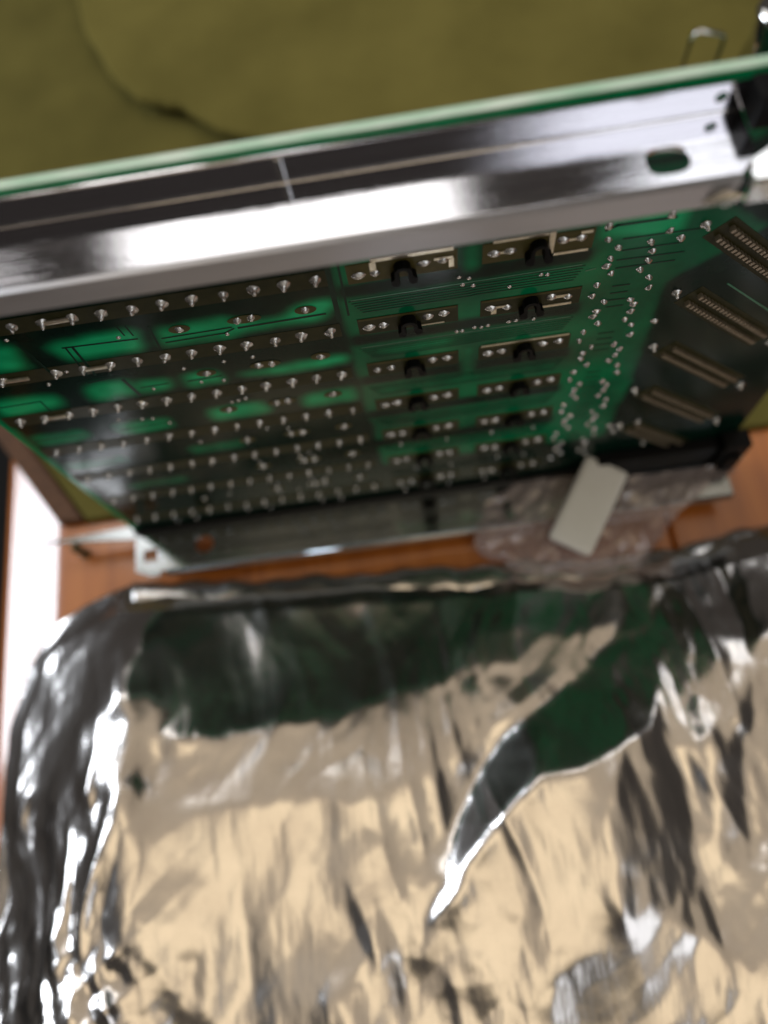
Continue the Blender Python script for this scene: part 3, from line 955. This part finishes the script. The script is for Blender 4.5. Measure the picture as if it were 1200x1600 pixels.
def resample(h, n, axis):
    m = h.shape[axis]
    t = np.linspace(0, m - 1, n); i = np.clip(np.floor(t).astype(int), 0, m - 2); f = t - i
    g = lambda k: np.take(h, np.clip(i + k, 0, m - 1), axis)
    sh = [1, 1]; sh[axis] = n
    f = f.reshape(sh)
    p0, p1, p2, p3 = g(-1), g(0), g(1), g(2)
    return p1 + 0.5 * f * (p2 - p0 + f * (2 * p0 - 5 * p1 + 4 * p2 - p3 + f * (3 * (p1 - p2) + p3 - p0)))


FX, FY = 440, 350
H = resample(resample(bh, FX, 0), FY, 1)
fx = np.linspace(BX0, BX1, FX); fy = np.linspace(BY0, BY1, FY)
X, Y = np.meshgrid(fx, fy, indexing='ij')
far = np.interp(X, [-120, -98, -89, -76, -48, -20, 26, 63, 88, 106, 140], [-40, -22, -17, -13.1, -17, -19, -22.4, -25.7, -23.6, -21.5, -20])
far = far + 0.8 * vnoise(X * .11, X * 0 + 3, 21)
left = np.interp(Y, [-215, -120, -65, -43, -33, -22, -10], [-115, -114, -111, -107.7, -104.4, -98, -90]) + 1.0 * vnoise(Y * .12, Y * 0 + 9, 22)
amp = 0.22 + 0.78 * np.clip(vnoise(X * .022 + 7, Y * .022, 31) * 1.2 + 0.5, 0, 1)
amp = amp * (1 + 0.9 * np.clip((X - 40) / 50, 0, 1) + 2.5 * np.clip((-56 - X) / 24, 0, 1))
wx = X + 6 * vnoise(X * .04, Y * .04, 41); wy = Y + 6 * vnoise(X * .04 + 5, Y * .04, 42)
rid = lambda sx, sy, sd: 1 - np.sqrt(vnoise(wx * sx + wy * sy * .35, wy * sy, sd) ** 2 + .006) * 2
H = H + amp * (1.1 * rid(.055, .022, 51) + 0.36 * rid(.13, .045, 52) + 0.04 * rid(.34, .14, 53)
             + 0.62 * tnoise(wx * .075 + wy * .02, wy * .040 - wx * .015, 55) + 0.24 * tnoise(wx * .19 - wy * .05, wy * .11 + wx * .04, 56) + 0.075 * tnoise(wx * .45 + wy * .1, wy * .30, 57))
ed = np.clip((far - Y) / 9, 0, 1) * np.clip((X - left) / 6, 0, 1)
H = np.maximum(-OZ + 0.5 + (H + OZ - 0.5) * (0.12 + 0.88 * ed ** 0.6), -OZ + 0.35 + 0.3 * (1 + vnoise(X * .1, Y * .1, 61)))


def clamp_xy(x, y):
    return x, y


bag = thing('foil_bag', (0, -110, -OZ), 'crumpled silver metallised bag spread over the table in front of the board', 'bag')
inside = (Y <= far) & (X >= left)
cell = inside[:-1, :-1] | inside[1:, :-1] | inside[:-1, 1:] | inside[1:, 1:]
idx = -np.ones(X.shape, int)
use = np.zeros(X.shape, bool)
use[:-1, :-1] |= cell; use[1:, :-1] |= cell; use[:-1, 1:] |= cell; use[1:, 1:] |= cell
idx[use] = np.arange(use.sum())
vx = np.maximum(X, left); vy = np.minimum(Y, far)
verts = np.stack([vx[use], vy[use] + 110, H[use] + OZ], 1)
faces = []
for i in range(FX - 1):
    for j in range(FY - 1):
        if cell[i, j]:
            faces.append((idx[i, j], idx[i + 1, j], idx[i + 1, j + 1], idx[i, j + 1]))
bme = mesh('film', [tuple(v) for v in verts.tolist()], faces, M['foil'], True)
film = link('film', bme, (0, -110, -OZ), bag)
sol = film.modifiers.new('thickness', 'SOLIDIFY'); sol.thickness = 0.00012; sol.offset = -1

# sealed hem along the far edge, lying on the film's rim
hv, hf = [], []
hx = np.linspace(-74, 138, 160)
for k, x in enumerate(hx):
    yf = float(np.interp(x, [-98, -89, -76, -48, -20, 26, 63, 88, 106, 140], [-22, -17, -13.1, -17, -19, -22.4, -25.7, -23.6, -21.5, -20]))
    yf += 0.5 * math.sin(x * .21) + 0.4 * math.sin(x * .53)
    for q, (dy, dz) in enumerate(((0.8, 0.9), (0.4, 2.0), (-1.2, 2.7), (-3.4, 3.1), (-5.6, 3.3), (-7.0, 2.6))):
        wob = 0.7 * noise.noise(Vector((x * .10, q * .5, 2))) + 0.5 * noise.noise(Vector((x * .33, q * .8, 7)))
        hv.append((x, yf + dy + 110, dz + wob + 0.6 * math.sin(x * .05)))
for k in range(159):
    for q in range(5):
        a = k * 6 + q
        hf.append((a, a + 6, a + 7, a + 1))
hem = link('sealed_hem', mesh('sealed_hem', hv, hf, M['foil_seam'], True), (0, -110, -OZ), bag)
sol = hem.modifiers.new('thickness', 'SOLIDIFY'); sol.thickness = 0.0003; sol.offset = -1

# ------------------------------------------------------------------ white block inside a clear pouch
bm = bmesh.new()
bm_box(bm, -12.4, 12.4, -6.0, 6.0, -2.6, 2.6, 1.5)
bl = link('plastic_block', bm_mesh('plastic_block', bm, M['block'], False), (56.0, -12.6, -96.2), None)
bl.rotation_euler = (math.radians(4), math.radians(-9), math.radians(56))
tag(bl, 'small white rectangular plastic block resting on the clear pouch', 'block')

pouch_outline = [(24, -17), (30, -6), (38, -1.6), (57, -1.6), (59, -4.2), (94, -4.2), (99, -7), (92, -10), (86, -13), (78, -19), (70, -27), (56, -29), (38, -27)]
px_ = np.linspace(22, 101, 150); py_ = np.linspace(-31, 0, 76)
PX, PY = np.meshgrid(px_, py_, indexing='ij')
ins = in_poly(PX + 1.2 * vnoise(PX * .3, PY * .3, 76), PY + 0.9 * vnoise(PX * .35, PY * .3, 77) * (PY < -8), pouch_outline)
dist = blur(ins.astype(float), 12)
PH = -OZ + 0.8 + 7.5 * np.clip(dist - .25, 0, 1)
PH = np.maximum(PH, -OZ + 9.6 * np.clip((PY + 19.0) / 5.0, 0, 1))
PH = PH + 0.5 * (1 - 2 * np.abs(vnoise(PX * .22, PY * .16, 71))) + 0.8 * tnoise(PX * .16 + PY * .05, PY * .2, 72) + 0.45 * tnoise(PX * .4 - PY * .1, PY * .45, 73)
PH = np.maximum(PH, -OZ + 0.4)
under = (np.abs((PX - 56) * math.cos(math.radians(56)) + (PY + 12.6) * math.sin(math.radians(56))) < 14.5) & (np.abs(-(PX - 56) * math.sin(math.radians(56)) + (PY + 12.6) * math.cos(math.radians(56))) < 7.6)
PH = np.where(under, np.minimum(PH, -99.9 + 0.16 * ((PX - 56) * 0.56 + (PY + 12.6) * 0.83)), PH)
pidx = -np.ones(PX.shape, int); pidx[:] = np.arange(PX.size).reshape(PX.shape)
pf = []
for i in range(149):
    for j in range(75):
        if ins[i, j] and ins[i + 1, j] and ins[i, j + 1] and ins[i + 1, j + 1]:
            pf.append((int(pidx[i, j]), int(pidx[i + 1, j]), int(pidx[i + 1, j + 1]), int(pidx[i, j + 1])))
pv = np.stack([PX.ravel() - 58, PY.ravel() + 14, PH.ravel() + OZ], 1).tolist()
pme = mesh('clear_pouch', [tuple(v) for v in pv], pf, M['film'], True)
bm = bmesh.new(); bm.from_mesh(pme)
bmesh.ops.delete(bm, geom=[v for v in bm.verts if not v.link_faces], context='VERTS')
bm.to_mesh(pme); bm.free()
pouch = link('clear_pouch', pme, (58, -14, -OZ), None)
tag(pouch, 'crumpled clear plastic pouch draped over the lower rail under the white block', 'pouch')
